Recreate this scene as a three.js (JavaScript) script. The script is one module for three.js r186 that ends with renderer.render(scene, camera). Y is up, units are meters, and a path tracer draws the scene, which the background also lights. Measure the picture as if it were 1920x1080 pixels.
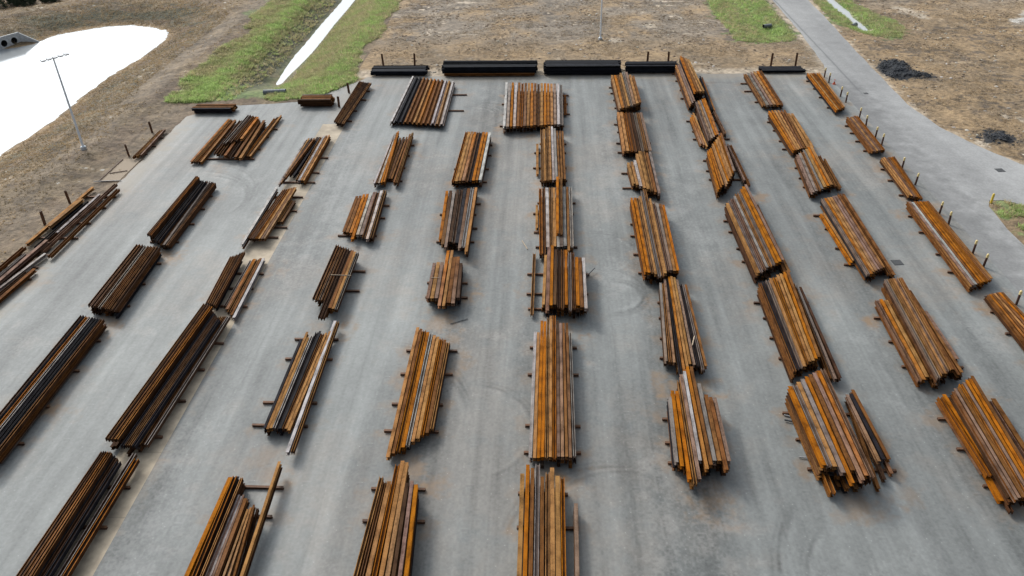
import * as THREE from 'three';
import { mergeGeometries } from 'three/addons/utils/BufferGeometryUtils.js';

// ---------------------------------------------------------------- camera, sky, sun, exposure
const renderer = new THREE.WebGLRenderer({ antialias: true });
renderer.setSize(1024, 576);
renderer.toneMapping = THREE.LinearToneMapping;
renderer.toneMappingExposure = 1.32;
renderer.shadowMap.enabled = true;
const scene = new THREE.Scene();
const R = (d) => d * Math.PI / 180;
const camera = new THREE.PerspectiveCamera(39.77, 16 / 9, 0.5, 2500);
camera.rotation.order = 'YXZ';
camera.position.set(0, 42, 0);
camera.rotation.set(R(-33.503), R(2.9), R(-1.2));
camera.updateMatrixWorld(true);

const SUN_AZ = R(-38), SUN_EL = R(33);            // azimuth from -z towards +x
const sunDir = new THREE.Vector3(Math.sin(SUN_AZ) * Math.cos(SUN_EL), Math.sin(SUN_EL), -Math.cos(SUN_AZ) * Math.cos(SUN_EL));
{ // thin overcast: bluish grey veil with a broad bright area around the hidden sun
  const w = 512, h = 256, d = new Float32Array(w * h * 4), v = new THREE.Vector3();
  for (let j = 0; j < h; j++) for (let i = 0; i < w; i++) {
    const el = ((j + 0.5) / h - 0.5) * Math.PI, a = ((i + 0.5) / w - 0.5) * 2 * Math.PI;
    v.set(Math.cos(a) * Math.cos(el), Math.sin(el), Math.sin(a) * Math.cos(el));
    const ang = Math.acos(Math.min(1, Math.max(-1, v.dot(sunDir)))) / R(1);
    const glow = 6.0 * Math.exp(-((ang / 19) ** 2)) + 1.1 * Math.exp(-((ang / 46) ** 2));
    const up = Math.max(0, Math.sin(el)), veil = 0.22 + 0.1 * (1 - up);
    const o = (j * w + i) * 4;
    d[o] = veil * (0.78 + 0.12 * (1 - up)) + glow * 0.965;
    d[o + 1] = veil * 0.98 + glow * 0.995;
    d[o + 2] = veil * (1.28 - 0.14 * (1 - up)) + glow * 1.01;
    d[o + 3] = 1;
    if (el < -0.02) { d[o] = 0.22; d[o + 1] = 0.2; d[o + 2] = 0.17; }
  }
  const sky = new THREE.DataTexture(d, w, h, THREE.RGBAFormat, THREE.FloatType);
  sky.mapping = THREE.EquirectangularReflectionMapping; sky.magFilter = sky.minFilter = THREE.LinearFilter; sky.needsUpdate = true;
  scene.background = sky; scene.environment = sky;
}
const sun = new THREE.DirectionalLight(new THREE.Color(1, 0.95, 0.87), 1.5);
sun.position.copy(sunDir).multiplyScalar(220).add(new THREE.Vector3(0, 0, -90));
sun.target.position.set(0, 0, -90);
sun.castShadow = true; sun.shadow.radius = 20;
sun.shadow.mapSize.set(4096, 4096);
Object.assign(sun.shadow.camera, { left: -140, right: 140, top: 120, bottom: -120, near: 1, far: 500 });
sun.name = 'sun';
scene.add(sun, sun.target);

// ---------------------------------------------------------------- helpers
function mulberry(a) { return () => { a |= 0; a = a + 0x6D2B79F5 | 0; let t = Math.imul(a ^ a >>> 15, 1 | a); t = t + Math.imul(t ^ t >>> 7, 61 | t) ^ t; return ((t ^ t >>> 14) >>> 0) / 4294967296; }; }
const rnd = mulberry(20731);
const rr = (a, b) => a + (b - a) * rnd();
const lerp = (a, b, t) => a + (b - a) * t, clamp = (v, a = 0, b = 1) => v < a ? a : v > b ? b : v;
const smooth = (a, b, v) => { const t = clamp((v - a) / (b - a)); return t * t * (3 - 2 * t); };
const NS = 512;
function noiseTable(first, seed) { // a tileable table of layered value noise, mean 0, deviation 1
  const T = new Float32Array(NS * NS), r = mulberry(seed);
  for (let cells = first, amp = 1; cells <= 256; cells *= 2, amp *= 0.62) {
    const g = new Float32Array(cells * cells); for (let i = 0; i < g.length; i++) g[i] = r();
    for (let j = 0; j < NS; j++) for (let i = 0; i < NS; i++) {
      const x = i / NS * cells, y = j / NS * cells, xi = x | 0, yi = y | 0, fx = x - xi, fy = y - yi;
      const sx = fx * fx * (3 - 2 * fx), sy = fy * fy * (3 - 2 * fy), x1 = (xi + 1) % cells, y1 = (yi + 1) % cells;
      T[j * NS + i] += amp * lerp(lerp(g[yi * cells + xi], g[yi * cells + x1], sx), lerp(g[y1 * cells + xi], g[y1 * cells + x1], sx), sy);
    }
  }
  let m = 0, s = 0; for (const v of T) m += v; m /= T.length; for (const v of T) s += (v - m) ** 2; s = Math.sqrt(s / T.length);
  for (let i = 0; i < T.length; i++) T[i] = (T[i] - m) / s;
  return T;
}
const TA = noiseTable(4, 77), TB = noiseTable(24, 78);
function look(T, x, z, period) { // bilinear lookup; period in metres of the whole table
  let u = x / period * NS, v = z / period * NS; u -= Math.floor(u / NS) * NS; v -= Math.floor(v / NS) * NS;
  const i = u | 0, j = v | 0, fu = u - i, fv = v - j, i1 = (i + 1) & (NS - 1), j1 = (j + 1) & (NS - 1), a = i & (NS - 1), b = (j & (NS - 1)) * NS, c = j1 * NS;
  return (T[b + a] * (1 - fu) + T[b + i1] * fu) * (1 - fv) + (T[c + a] * (1 - fu) + T[c + i1] * fu) * fv;
}
const N = (x, z, period) => look(TA, x, z, period);      // broad and fine together
const F = (x, z, cell) => look(TB, x, z, cell * 24);     // grain of the given size, without anything broader, so repeats do not show
function sdPoly(p, x, z) { // signed distance, negative inside
  let d = 1e9, s = 1;
  for (let i = 0, j = p.length - 1; i < p.length; j = i++) {
    const ex = p[j][0] - p[i][0], ez = p[j][1] - p[i][1], wx = x - p[i][0], wz = z - p[i][1];
    const t = clamp((wx * ex + wz * ez) / (ex * ex + ez * ez)), bx = wx - ex * t, bz = wz - ez * t;
    d = Math.min(d, bx * bx + bz * bz);
    const c1 = z >= p[i][1], c2 = z < p[j][1], c3 = ex * wz > ez * wx;
    if ((c1 && c2 && c3) || (!c1 && !c2 && !c3)) s = -s;
  }
  return s * Math.sqrt(d);
}
const used = {};
const numbered = (name) => { const n = used[name] = (used[name] ?? -1) + 1; return n ? name + '_' + String(n).padStart(3, '0') : name; };
function tag(o, label, category, group) { o.userData = { kind: 'thing', ...o.userData, label, category }; if (group) o.userData.group = group; return o; }
function mesh(name, geo, mat, parent) {
  const m = new THREE.Mesh(geo, mat); m.name = parent ? name : numbered(name); m.castShadow = m.receiveShadow = true; (parent ?? scene).add(m); return m;
}
function thing(name, label, category, pos = [0, 0, 0], turn = 0, group) {
  const g = new THREE.Group(); g.name = numbered(name); g.position.set(...pos); g.rotation.y = turn; scene.add(g); return tag(g, label, category, group);
}
function struct(name, geo, mat) { const m = mesh(name, geo, mat); m.userData.kind = 'structure'; return m; }
function dataTex(w, h, fn, { srgb = false, repeat = false } = {}) { // fn(u, v) -> [r, g, b] linear (or raw) values
  const d = new Uint8Array(w * h * 4);
  const enc = srgb ? (c) => 255 * (c <= 0.0031308 ? 12.92 * c : 1.055 * Math.pow(c, 1 / 2.4) - 0.055) : (c) => 255 * c;
  for (let j = 0; j < h; j++) for (let i = 0; i < w; i++) {
    const c = fn((i + 0.5) / w, (j + 0.5) / h), o = (j * w + i) * 4;
    for (let k = 0; k < 3; k++) d[o + k] = clamp(enc(Math.max(0, c[k])), 0, 255);
    d[o + 3] = 255;
  }
  const t = new THREE.DataTexture(d, w, h, THREE.RGBAFormat); t.magFilter = THREE.LinearFilter; t.minFilter = THREE.LinearMipmapLinearFilter; t.generateMipmaps = true;
  if (srgb) t.colorSpace = THREE.SRGBColorSpace; if (repeat) t.wrapS = t.wrapT = THREE.RepeatWrapping; t.needsUpdate = true; return t;
}
const std = (o) => new THREE.MeshStandardMaterial(o);
const rgb = (r, g, b) => new THREE.Color().setRGB(r, g, b);
const ORD = ['first', 'second', 'third', 'fourth', 'fifth', 'sixth', 'seventh', 'eighth', 'ninth', 'tenth', 'eleventh', 'twelfth', 'thirteenth', 'fourteenth', 'fifteenth', 'sixteenth', 'seventeenth', 'eighteenth', 'nineteenth', 'twentieth'];

// ---------------------------------------------------------------- the ground
const POND = [[-126, -132], [-118, -140], [-103, -147], [-100.7, -148.3], [-98.9, -150.4], [-98, -155.7], [-94.4, -159.3], [-90.3, -162.3], [-85.6, -163], [-80.4, -161.3], [-77.2, -158.9], [-75.3, -156.3], [-74.3, -152.6], [-74.1, -142], [-75.4, -131], [-75.2, -121.7], [-74.4, -111.4], [-74.7, -105.9], [-75.2, -100], [-76.5, -92], [-80, -82], [-90, -72], [-108, -68], [-120, -74], [-126, -90]];
const GREEN1 = [[33.4, -200], [33, -171], [32.6, -159.4], [33.4, -148.5], [33.3, -142.9], [38, -142], [43.3, -142.7], [44.4, -145], [44.5, -155.3], [44.6, -200]];
const GREEN2 = [[54.4, -200], [54.2, -171], [54, -155], [56.7, -146.3], [60, -144.2], [62.6, -144.5], [65, -149.5], [65.3, -154.8], [63.3, -160.5], [61.8, -168.7], [61.4, -200]];
const HEAP1 = [[52.6, -127.9], [54.6, -131.4], [57.2, -132], [58.1, -129.8], [57.9, -126.3], [60.2, -124.2], [59.4, -122.6], [57.4, -122.9], [55.4, -122.5], [53, -122.3], [52.3, -124.8]];
const HEAP2 = [[56.6, -99.6], [58.4, -101.6], [60.1, -101.4], [60.6, -98.6], [58.8, -97.4], [57, -98]];
const ISLAND = [[48.9, -80.4], [49.6, -81.8], [51.1, -81.9], [54, -79.8], [80, -77], [80, -20], [48.7, -20], [48.7, -60], [48.6, -71.9], [48.5, -75.2]];
const YARD = [[-52.2, -10], [-52.1, -60], [-52, -90], [-52, -107.6], [-50, -109.2], [-46.5, -112], [-41, -112.6], [-37.1, -113.4], [-34.4, -115.6], [-32, -119.4], [-28.8, -124.6], [-10, -125], [20, -125.4], [44, -125.3], [44, -10]];
const ROAD = [[44, -10], [44, -125.3], [44.9, -130], [45.9, -148.2], [46.3, -171.4], [46.3, -400], [53.6, -400], [53.4, -171], [53.2, -158.9], [52.3, -137.9], [52, -127.2], [51.6, -111.8], [52.7, -103.4], [54.9, -97.2], [57.7, -91.4], [64, -87], [72, -84.6], [90, -83], [90, -79], [54, -79.9], [51.1, -81.9], [49.6, -81.8], [48.9, -80.4], [48.5, -75.2], [48.6, -71.9], [48.6, -60], [48.6, -10]];
const sdCache = (poly, pad) => { let x0 = 1e9, x1 = -1e9, z0 = 1e9, z1 = -1e9; for (const [x, z] of poly) { x0 = Math.min(x0, x); x1 = Math.max(x1, x); z0 = Math.min(z0, z); z1 = Math.max(z1, z); } return (x, z) => (x < x0 - pad || x > x1 + pad || z < z0 - pad || z > z1 + pad) ? pad : sdPoly(poly, x, z); };
const dPond = sdCache(POND, 30), dG1 = sdCache(GREEN1, 4), dG2 = sdCache(GREEN2, 4), dH1 = sdCache(HEAP1, 4), dH2 = sdCache(HEAP2, 4), dYard = sdCache(YARD, 6), dRoad = sdCache(ROAD, 6), dIsl = sdCache(ISLAND, 6);
const DITCH_X = -44.9, DITCH_END = -122;
function ditchGreen(x, z) { // > 0 on the green banks of the long ditch
  const wob = 0.9 * N(x, z, 46) + 0.5 * N(x, z, 14);
  const l = x + 57.6 - 0.04 * (z + 130) + wob, r = -31.4 - x + wob * 0.8, e = (z > -126 ? 12.8 + 0.25 * (x + 44) * (x < -44 ? -0.35 : -0.52) : 99) - (z + 126) + wob;
  return Math.min(l, r, e);
}
function height(x, z) {
  let h = 0.022 * N(x, z, 9) + 0.05 * N(x, z, 40);
  const pave = Math.min(dYard(x, z), dRoad(x, z));
  h *= smooth(-0.2, 4, pave); h -= 0.02;
  const dp = dPond(x, z);
  if (dp < 30) { // basin, with a low berm round its far side
    const t = clamp((dp + 0.0) / 10);
    const basin = dp < 0 ? Math.max(-3.2, -2 + dp * 0.4) : -2 * (1 - smooth(0, 1, t * 0.98));
    h = h * smooth(0, 12, dp) * 1.3 + (dp < 0 ? 0.02 : 0.5) * 0.07 * N(x, z, 7) * (dp < 1 ? clamp(dp) : 1) + basin + 0.55 * Math.exp(-(((dp - 15) / 3.4) ** 2));
  }
  const end = smooth(DITCH_END + 6, DITCH_END - 7, z), dx = Math.abs(x - DITCH_X + 0.05 * N(x, z, 60) * end) + 1.0 * smooth(-146, -124, z);
  if (dx < 12 && end > 0) h = lerp(h, Math.min(h, -2.6 + 2.6 * smooth(-0.02, 1.12, (dx + 0.25) / 9.5)) + 0.05 * N(x, z, 8) * clamp(dx - 1.4), end * (dx < 9.5 ? 1 : 1 - (dx - 9.5) / 2.5));
  const g2 = Math.exp(-(((x - 58.6) / 1.9) ** 2)) * smooth(-146, -151, z); h -= 0.85 * g2;
  const g1 = Math.exp(-(((x - 40.6 - 0.1 * (z + 150)) / 2.2) ** 2)) * smooth(-143, -148, z); h -= 0.8 * g1;
  const a = dH1(x, z); if (a < 0.4) h += 0.36 * smooth(0.4, -2.2, a) + 0.16 * N(x, z, 5) * smooth(0.4, -0.5, a);
  const b = dH2(x, z); if (b < 0.3) h += 0.35 * smooth(0.3, -1.2, b) + 0.12 * N(x, z, 5) * smooth(0.3, -0.5, b);
  if (pave < 0) h = Math.min(h, lerp(-0.02, -0.35, smooth(0, -0.8, pave)));
  else if (pave < 0.8) h = Math.min(h, -0.01 + 0.03 * pave);
  return h;
}
const mixc = (a, b, t) => { t = clamp(t); return [a[0] + (b[0] - a[0]) * t, a[1] + (b[1] - a[1]) * t, a[2] + (b[2] - a[2]) * t]; };
const C = { tan: [0.285, 0.193, 0.103], soil: [0.185, 0.132, 0.078], scrub: [0.215, 0.172, 0.127], dark: [0.085, 0.066, 0.05], sand: [0.40, 0.325, 0.24], dry: [0.18, 0.13, 0.076], olive: [0.082, 0.077, 0.048], green: [0.145, 0.168, 0.062], lush: [0.14, 0.205, 0.058], track: [0.185, 0.14, 0.094], wetShade: [0.06, 0.056, 0.042], coal: [0.018, 0.02, 0.023], pale: [0.46, 0.44, 0.40] };
function groundColor(x, z) {
  if (x > -51 && x < 47 && z > -109) return C.soil;
  const n1 = N(x, z, 60), n2 = N(x + 31, z - 17, 22), n3 = F(x - 7, z + 3, 1.7), n4 = F(x, z, 0.45), str = F(x * 0.35, z * 1.5, 3);
  const dp = dPond(x, z), edge = n2 * 0.8 + n3 * 0.5;
  let c;
  if (x < -31 && z < -20) {                                   // around the pond: dry, olive-brown turf
    c = mixc([0.15, 0.103, 0.066], C.dry, 0.5 + 0.3 * n2 + 0.2 * n3);
    const band = Math.exp(-(((dp - 5.2 + edge) / 3.4) ** 2)) * smooth(-158, -164, z + 0.25 * (x + 86)) + 0.75 * Math.exp(-(((dp - 4 + edge * 1.4) / 2.6) ** 2)) + 0.6 * Math.exp(-(((dp - 9.5 + edge * 1.6) / 1.7) ** 2));
    c = mixc(c, C.olive, band * (0.75 + 0.35 * str));
    c = mixc(c, C.tan, 0.7 * Math.exp(-(((dp - 0.9) / 1.2) ** 2)));
    const sk = F(dp * 1.0 + 0.3 * n2, (x - z) * 0.10, 1.1); c = [c[0] * (1 + 0.12 * sk), c[1] * (1 + 0.12 * sk), c[2] * (1 + 0.13 * sk)];
    const trackx = -62.3 + 2.2 * smooth(-135, -175, z) * 1.2 + (z > -118 ? (z + 118) * 0.05 : 0);
    c = mixc(c, C.track, 0.85 * Math.exp(-(((x - trackx + 0.6 * n2) / 2.4) ** 4)) * (0.8 + 0.2 * str));
    c = mixc(c, C.track, 0.7 * Math.exp(-(((x + 54.5) / 2.6) ** 2)) * (z > -112 ? 1 : 0));
    c = mixc(c, C.pale, clamp(n3 * 1.6 - 4.1));
  } else {
    c = mixc(C.tan, C.soil, 0.4 + 0.35 * n2 + 0.2 * n3);
    const far = smooth(-136, -148, z + 3 * n2 + (x > 52 ? 20 : 0));
    c = mixc(c, C.scrub, far * (0.75 + 0.4 * n2)); 
    c = mixc(c, C.dark, clamp((str * 0.6 + n3 * 0.55 - 0.72) * 1.1) * (0.4 + 0.5 * far));
    c = mixc(c, C.sand, clamp(n3 * 0.9 + n2 * 0.6 - 1.75) * 0.75 * (0.35 + far));
    if (x > 52) { c = mixc(c, C.tan, 0.35); c = mixc(c, C.dark, clamp(F(x, z, 0.8) * 0.6 + str * 0.4 + 0.3 * N(x, z, 50) - 0.45) * 0.8); }
    c = mixc(c, C.sand, 0.8 * smooth(-129.3 + n3 * 0.5, -127.0, z) * (z < -124 ? 1 : 0) * (x < 46 ? 1 : 0));
    const ex = Math.min(Math.abs(x - 45.4), 9) ; if (z < -126) c = mixc(c, C.sand, 0.75 * Math.exp(-((ex / 1.3) ** 2)) * (0.8 + 0.3 * n3));
    if (x > 51) { const dr = dRoad(x, z); c = mixc(c, C.sand, 0.62 * Math.exp(-((dr / 0.85) ** 2)) * (0.8 + 0.5 * n3)); }
    for (const [px, pz, pr] of [[70.5, -161.5, 2.4], [69.6, -164.6, 1.5], [71.2, -158.2, 1.3], [19.3, -152.4, 1.3], [12.2, -143.3, 1.0], [56.9, -98.8, 0.9], [55.8, -97.4, 0.7], [63, -107, 0.9], [64.6, -105.6, 0.7]]) { const d = Math.hypot((x - px), (z - pz) * 0.75); if (d < pr * 2.2) c = mixc(c, C.sand, 1.15 * smooth(pr * 1.2, pr * 0.4, d + n3 * 0.45)); }
    const pr = (x - 92) * 0.35 - (-z - 166); c = mixc(c, C.pale, smooth(-1, 2, x - 95.5 + (z + 165) * 0.9 + n3 * 0.5) * smooth(-150, -156, z));
  }
  const g = ditchGreen(x, z);
  if (g > -1.5 && z < -100) {
    const dx = x - DITCH_X, bank = mixc(C.green, C.dry, 0.34 + 0.26 * n2 + 0.2 * n3);
    let b = bank;
    b = mixc(b, C.lush, Math.exp(-(((dx - 10.4 + 0.8 * n2) / 2.0) ** 2)) * 0.9 + Math.exp(-(((dx + 8.0 + 0.8 * n2) / 1.9) ** 2)) * 0.9);
    b = mixc(b, C.dry, Math.exp(-(((dx + 11.2 + 0.5 * n2) / 1.4) ** 2)) * 0.75 + Math.exp(-(((dx - 6.6 + n2 * 0.7) / 2.1) ** 2)) * 0.5);
    b = mixc(b, C.wetShade, Math.exp(-(((dx + 3.6 + 0.5 * n2) / 2.3) ** 2)) * 0.85 + 0.35 * Math.exp(-(((dx - 1.6) / 1.1) ** 2)));  // shade of the left slope painted in, plus a wet right margin
    if (z > -126) b = mixc(b, C.lush, 0.6 * smooth(-124, -117, z));
    c = mixc(c, b, smooth(-0.5, 0.6, g));
  }
  const a1 = Math.min(dG1(x, z), dG2(x, z)); if (a1 < 2) c = mixc(c, mixc(mixc(C.green, C.lush, 0.5 + 0.5 * n2), C.sand, clamp(n3 - 1.5) * 0.6), smooth(0.7, -0.7, a1 + 0.7 * n3));
  const ai = dIsl(x, z); if (ai < 1) c = mixc(c, mixc(mixc(C.tan, C.soil, 0.5), C.green, clamp(0.3 + n3)), smooth(0.2, -0.2, ai));
  const h1 = Math.min(dH1(x, z), dH2(x, z)); if (h1 < 3) c = mixc(c, C.coal, 0.96 * smooth(0.3, -0.25, h1 + 0.4 * n3) + 0.55 * clamp(1 - h1 / 2.4) * clamp(n3 - 0.2));
  const sp = 1 + 0.15 * n4 + 0.10 * n3 + 0.05 * n1;
  return [c[0] * sp, c[1] * sp, c[2] * sp];
}
const GX0 = -135, GX1 = 135, GZ0 = -205, GZ1 = -25;
{
  const map = dataTex(2048, 1366, (u, v) => groundColor(lerp(GX0, GX1, u), lerp(GZ0, GZ1, v)), { srgb: true });
  const bump = dataTex(512, 512, (u, v) => { const q = 0.5 + 0.13 * F(u, v, 1 / 24) + 0.08 * F(u + 0.3, v, 1 / 96); return [q, q, q]; }, { repeat: true });
  bump.repeat.set(30, 20);
  const nx = 540, nz = 360, pos = [], uv = [], idx = [];
  for (let j = 0; j <= nz; j++) for (let i = 0; i <= nx; i++) {
    const x = lerp(GX0, GX1, i / nx), z = lerp(GZ0, GZ1, j / nz);
    pos.push(x, height(x, z), z); uv.push(i / nx, j / nz);
    if (i < nx && j < nz) { const a = j * (nx + 1) + i, b = a + 1, c = a + nx + 1, d = c + 1; idx.push(a, c, b, b, c, d); }
  }
  const g = new THREE.BufferGeometry(); g.setAttribute('position', new THREE.Float32BufferAttribute(pos, 3)); g.setAttribute('uv', new THREE.Float32BufferAttribute(uv, 2)); g.setIndex(idx); g.computeVertexNormals();
  struct('ground', g, std({ map, bumpMap: bump, bumpScale: 0.10, roughness: 0.97 }));
  // the land beyond, out to the horizon
  const far = dataTex(512, 512, (u, v) => { const n = N(u, v, 1), m = N(u + 0.4, v, 0.5); return mixc(mixc(C.soil, C.dry, 0.5 + 0.4 * n), C.olive, 0.3 + 0.4 * m); }, { srgb: true, repeat: true });
  const parts = [];
  const sheet = (x0, x1, z0, z1) => { const p = new THREE.PlaneGeometry(x1 - x0, z1 - z0).rotateX(-Math.PI / 2).translate((x0 + x1) / 2, -0.03, (z0 + z1) / 2), a = p.attributes.position, t = p.attributes.uv; for (let i = 0; i < a.count; i++) t.setXY(i, a.getX(i) / 230, a.getZ(i) / 230); parts.push(p); };
  sheet(-1500, 1500, -1800, GZ0); sheet(-1500, 1500, GZ1, 900); sheet(-1500, GX0, GZ0, GZ1); sheet(GX1, 1500, GZ0, GZ1);
  struct('distant_land', mergeGeometries(parts), std({ map: far, roughness: 1 }));
}

// ---------------------------------------------------------------- pavement, road, concrete gutter
function slab(poly, y, thick, mapRect, jag) { // a flat paved outline with real edge thickness, uv over mapRect
  const pts = [];
  for (let i = 0; i < poly.length; i++) { // edges cut into short pieces and made slightly uneven
    const [x0, z0] = poly[i], [x1, z1] = poly[(i + 1) % poly.length], n = Math.max(1, Math.round(Math.hypot(x1 - x0, z1 - z0) / 1.2)), inner = (Math.abs(x0 - 44) < 0.01 && Math.abs(x1 - 44) < 0.01) || Math.abs(z0) < 11 || z0 < -300;
    for (let k = 0; k < n; k++) { const t = k / n, x = lerp(x0, x1, t), z = lerp(z0, z1, t), w = inner || k === 0 ? 0 : jag; pts.push(new THREE.Vector2(x + w * 0.5 * N(x, z, 9), -(z + w * 0.5 * N(x + 5, z, 9)))); }
  }
  const g = new THREE.ExtrudeGeometry(new THREE.Shape(pts), { depth: thick, bevelEnabled: false, steps: 1 });
  g.rotateX(-Math.PI / 2).translate(0, y - thick, 0);
  const a = g.attributes.position, t = g.attributes.uv, [x0, x1, z0, z1] = mapRect;
  for (let i = 0; i < a.count; i++) t.setXY(i, (a.getX(i) - x0) / (x1 - x0), (a.getZ(i) - z0) / (z1 - z0));
  return g;
}
const stains = [];          // filled from the stacks' positions: [x, z, radius, strength]
const arcs = [              // turning tyre marks: centre, radius, from, to (degrees), strength
  [-6, -44, 5.2, -60, 80, 0.5], [-13.5, -45, 7.5, 10, 70, 0.6], [-14.6, -46, 8.5, 15, 75, 0.5], [6.5, -62, 2.6, -100, 90, 0.5], [5.8, -63, 3.6, -80, 60, 0.4], [5.2, -70, 4, -60, 100, 0.35], [-10.5, -108, 3.2, -80, 120, 0.55], [-10.2, -107.5, 4.4, -70, 100, 0.5], [-9.8, -107, 5.6, -60, 90, 0.45], [-42, -81, 7, -20, 80, 0.55], [-43, -81, 8.2, -10, 85, 0.5], [-44, -82, 9.6, -5, 80, 0.4],
  [26, -31, 11, 150, 250, 0.5], [27, -30, 12.6, 150, 240, 0.5], [24, -30, 8, 140, 240, 0.45], [5.5, -34, 6, 80, 175, 0.5], [5, -33, 7.5, 90, 170, 0.45], [-16, -34, 6, -60, 20, 0.3], [16, -70, 7, 100, 200, 0.3], [-24, -60, 6, -40, 70, 0.3], [26, -115, 6, 60, 200, 0.4], [27, -114, 7.2, 70, 190, 0.35], [-14, -64, 6, -50, 60, 0.3], [15, -56, 5, 120, 240, 0.3]];
let GRID = null; const YR = [-54, 46, -127, -25], YN = 1400;
function makeGrids() { // rust run-off and tyre marks gathered on a grid over the yard
  const st = new Float32Array(YN * YN), ar = new Float32Array(YN * YN), kx = YN / (YR[1] - YR[0]), kz = YN / (YR[3] - YR[2]);
  const box = (x0, x1, z0, z1, f) => { for (let j = Math.max(0, ((z0 - YR[2]) * kz) | 0); j < Math.min(YN, (z1 - YR[2]) * kz); j++) for (let i = Math.max(0, ((x0 - YR[0]) * kx) | 0); i < Math.min(YN, (x1 - YR[0]) * kx); i++) f((i + 0.5) / kx + YR[0], (j + 0.5) / kz + YR[2], j * YN + i); };
  for (const [sx, sz, r, s] of stains) box(sx - r * 1.5, sx + r * 1.5, sz - r * 1.5, sz + r * 1.5, (x, z, o) => { const n3 = F(x, z, 1.3), n4 = F(x + 3, z - 8, 0.4); st[o] += s * clamp(1.0 - Math.hypot(x - sx, z - sz) / r + 0.28 * n3 + 0.16 * n4); });
  for (const [ax, az, r, a0, a1, s] of arcs) box(ax - r - 1, ax + r + 1, az - r - 1, az + r + 1, (x, z, o) => {
    const dx = x - ax, dz = z - az, q = Math.hypot(dx, dz) - r; if (q > 0.9 || q < -0.9) return;
    let a = Math.atan2(-dz, dx) / R(1); if (a < a0 - 1 && a + 360 <= a1 + 8) a += 360; const e = smooth(a0 - 8, a0 + 8, a) * smooth(a1 + 8, a1 - 8, a); if (e <= 0) return;
    ar[o] += s * e * (Math.exp(-((q / 0.16) ** 2)) + 0.7 * Math.exp(-(((q - 0.42) / 0.12) ** 2)) - 0.5 * Math.exp(-(((q + 0.4) / 0.2) ** 2))) * clamp(0.75 + 0.35 * F(x, z, 1.3));
  });
  GRID = { st, ar };
}
const gridAt = (g, x, z) => { const u = (x - YR[0]) / (YR[1] - YR[0]) * YN - 0.5, v = (z - YR[2]) / (YR[3] - YR[2]) * YN - 0.5, i = clamp(u | 0, 0, YN - 2), j = clamp(v | 0, 0, YN - 2), fu = clamp(u - i), fv = clamp(v - j), o = j * YN + i; return (g[o] * (1 - fu) + g[o + 1] * fu) * (1 - fv) + (g[o + YN] * (1 - fu) + g[o + YN + 1] * fu) * fv; };
function yardColor(x, z) {
  const n1 = N(x, z, 70), n2 = N(x + 11, z + 40, 24), n3 = F(x, z, 1.3), n4 = F(x + 3, z - 8, 0.16), sw = x + 0.1 * N(x, z, 160), lane = 0.6 * N(sw, z * 0.045, 31) + 0.6 * N(sw + 9, z * 0.04 + 7, 19), lane2 = F(sw + 40, z * 0.04, 0.8), brush = F(x * 0.8 + 0.1 * z, z * 0.22, 1.6);
  let v = 0.162 * (1 + 0.05 * n1 + 0.03 * n2 + 0.03 * n3 + 0.06 * n4 + 0.15 * lane + 0.09 * lane2 + 0.05 * brush);
  let c = [v * 0.98, v * 1.0, v * 0.945];
  c = mixc(c, [v * 1.12, v * 1.0, v * 0.86], clamp(0.15 + 0.5 * N(x - 20, z, 53) + 0.2 * n3) * 0.6);
  const am = 1 - 0.62 * gridAt(GRID.ar, x, z); c[0] *= am; c[1] *= am; c[2] *= am;
  for (const sx of [-36, -24.8, -15.2, 5.9, 16.4, 26.6, 36.6]) { const d = Math.abs(x - sx - 0.05 * N(x, z, 20)); if (d < 0.12) c = c.map((k) => k * (1 - 0.10 * (1 - d / 0.12) * clamp(0.6 + 0.5 * n2))); }
  const st = gridAt(GRID.st, x, z);
  c = mixc(c, [0.23, 0.135, 0.062], clamp(st, 0, 0.7));
  c = mixc(c, [0.25, 0.205, 0.15], smooth(-48.5, -52.5, x + 0.7 * n3) * 0.6 + smooth(-121.5, -125.2, z + 0.5 * n3) * 0.6);
  const dirt = smooth(2.1, 0.8, Math.abs(x + 29.8) + 0.5 * n3 + 0.25 * n2); c = mixc(c, [0.26, 0.21, 0.155], dirt * 0.3);
  c = mixc(c, [0.1, 0.1, 0.1], clamp(N(x, z + 50, 43) * 0.55 + n3 * 0.45 - 0.6) * 0.14);
  c = mixc(c, [0.33, 0.32, 0.3], clamp(N(x * 1.0 + 9, z * 0.6 - 50, 37) * 0.6 + n3 * 0.25 + n4 * 0.15 - 0.6) * 0.24);
  if (n4 > 3.0) c = mixc(c, [0.5, 0.49, 0.46], 0.5);
  return c;
}
function roadColor(x, z) {
  const n1 = N(x, z, 50), n3 = F(x, z, 1.3), n4 = F(x + 3, z - 8, 0.16), lane = N(x - Math.max(0, z + 112) * 0.12, z * 0.05, 17);
  const v = 0.272 * (1 + 0.1 * smooth(-112, -96, z)) * (1 + 0.05 * n1 + 0.03 * n3 + 0.05 * n4 + 0.07 * lane);
  let c = [v * 1.0, v * 0.975, v * 0.935];
  const near = smooth(-127, -117, z) * (1 - smooth(44.5, 49.5, x + 0.5 * n3)); c = c.map((k) => k * (1 - 0.36 * near));
  if (x < 52) c = mixc(c, [0.1, 0.1, 0.1], 0.7 * Math.exp(-(((x - 46.6 - 0.02 * n3) / 0.16) ** 2)) * smooth(-112, -120, z));
  return c;
}
const asphaltBump = dataTex(512, 512, (u, v) => { const q = 0.5 + 0.14 * F(u, v, 1 / 40); return [q, q, q]; }, { repeat: true });
asphaltBump.repeat.set(26, 27);

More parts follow.
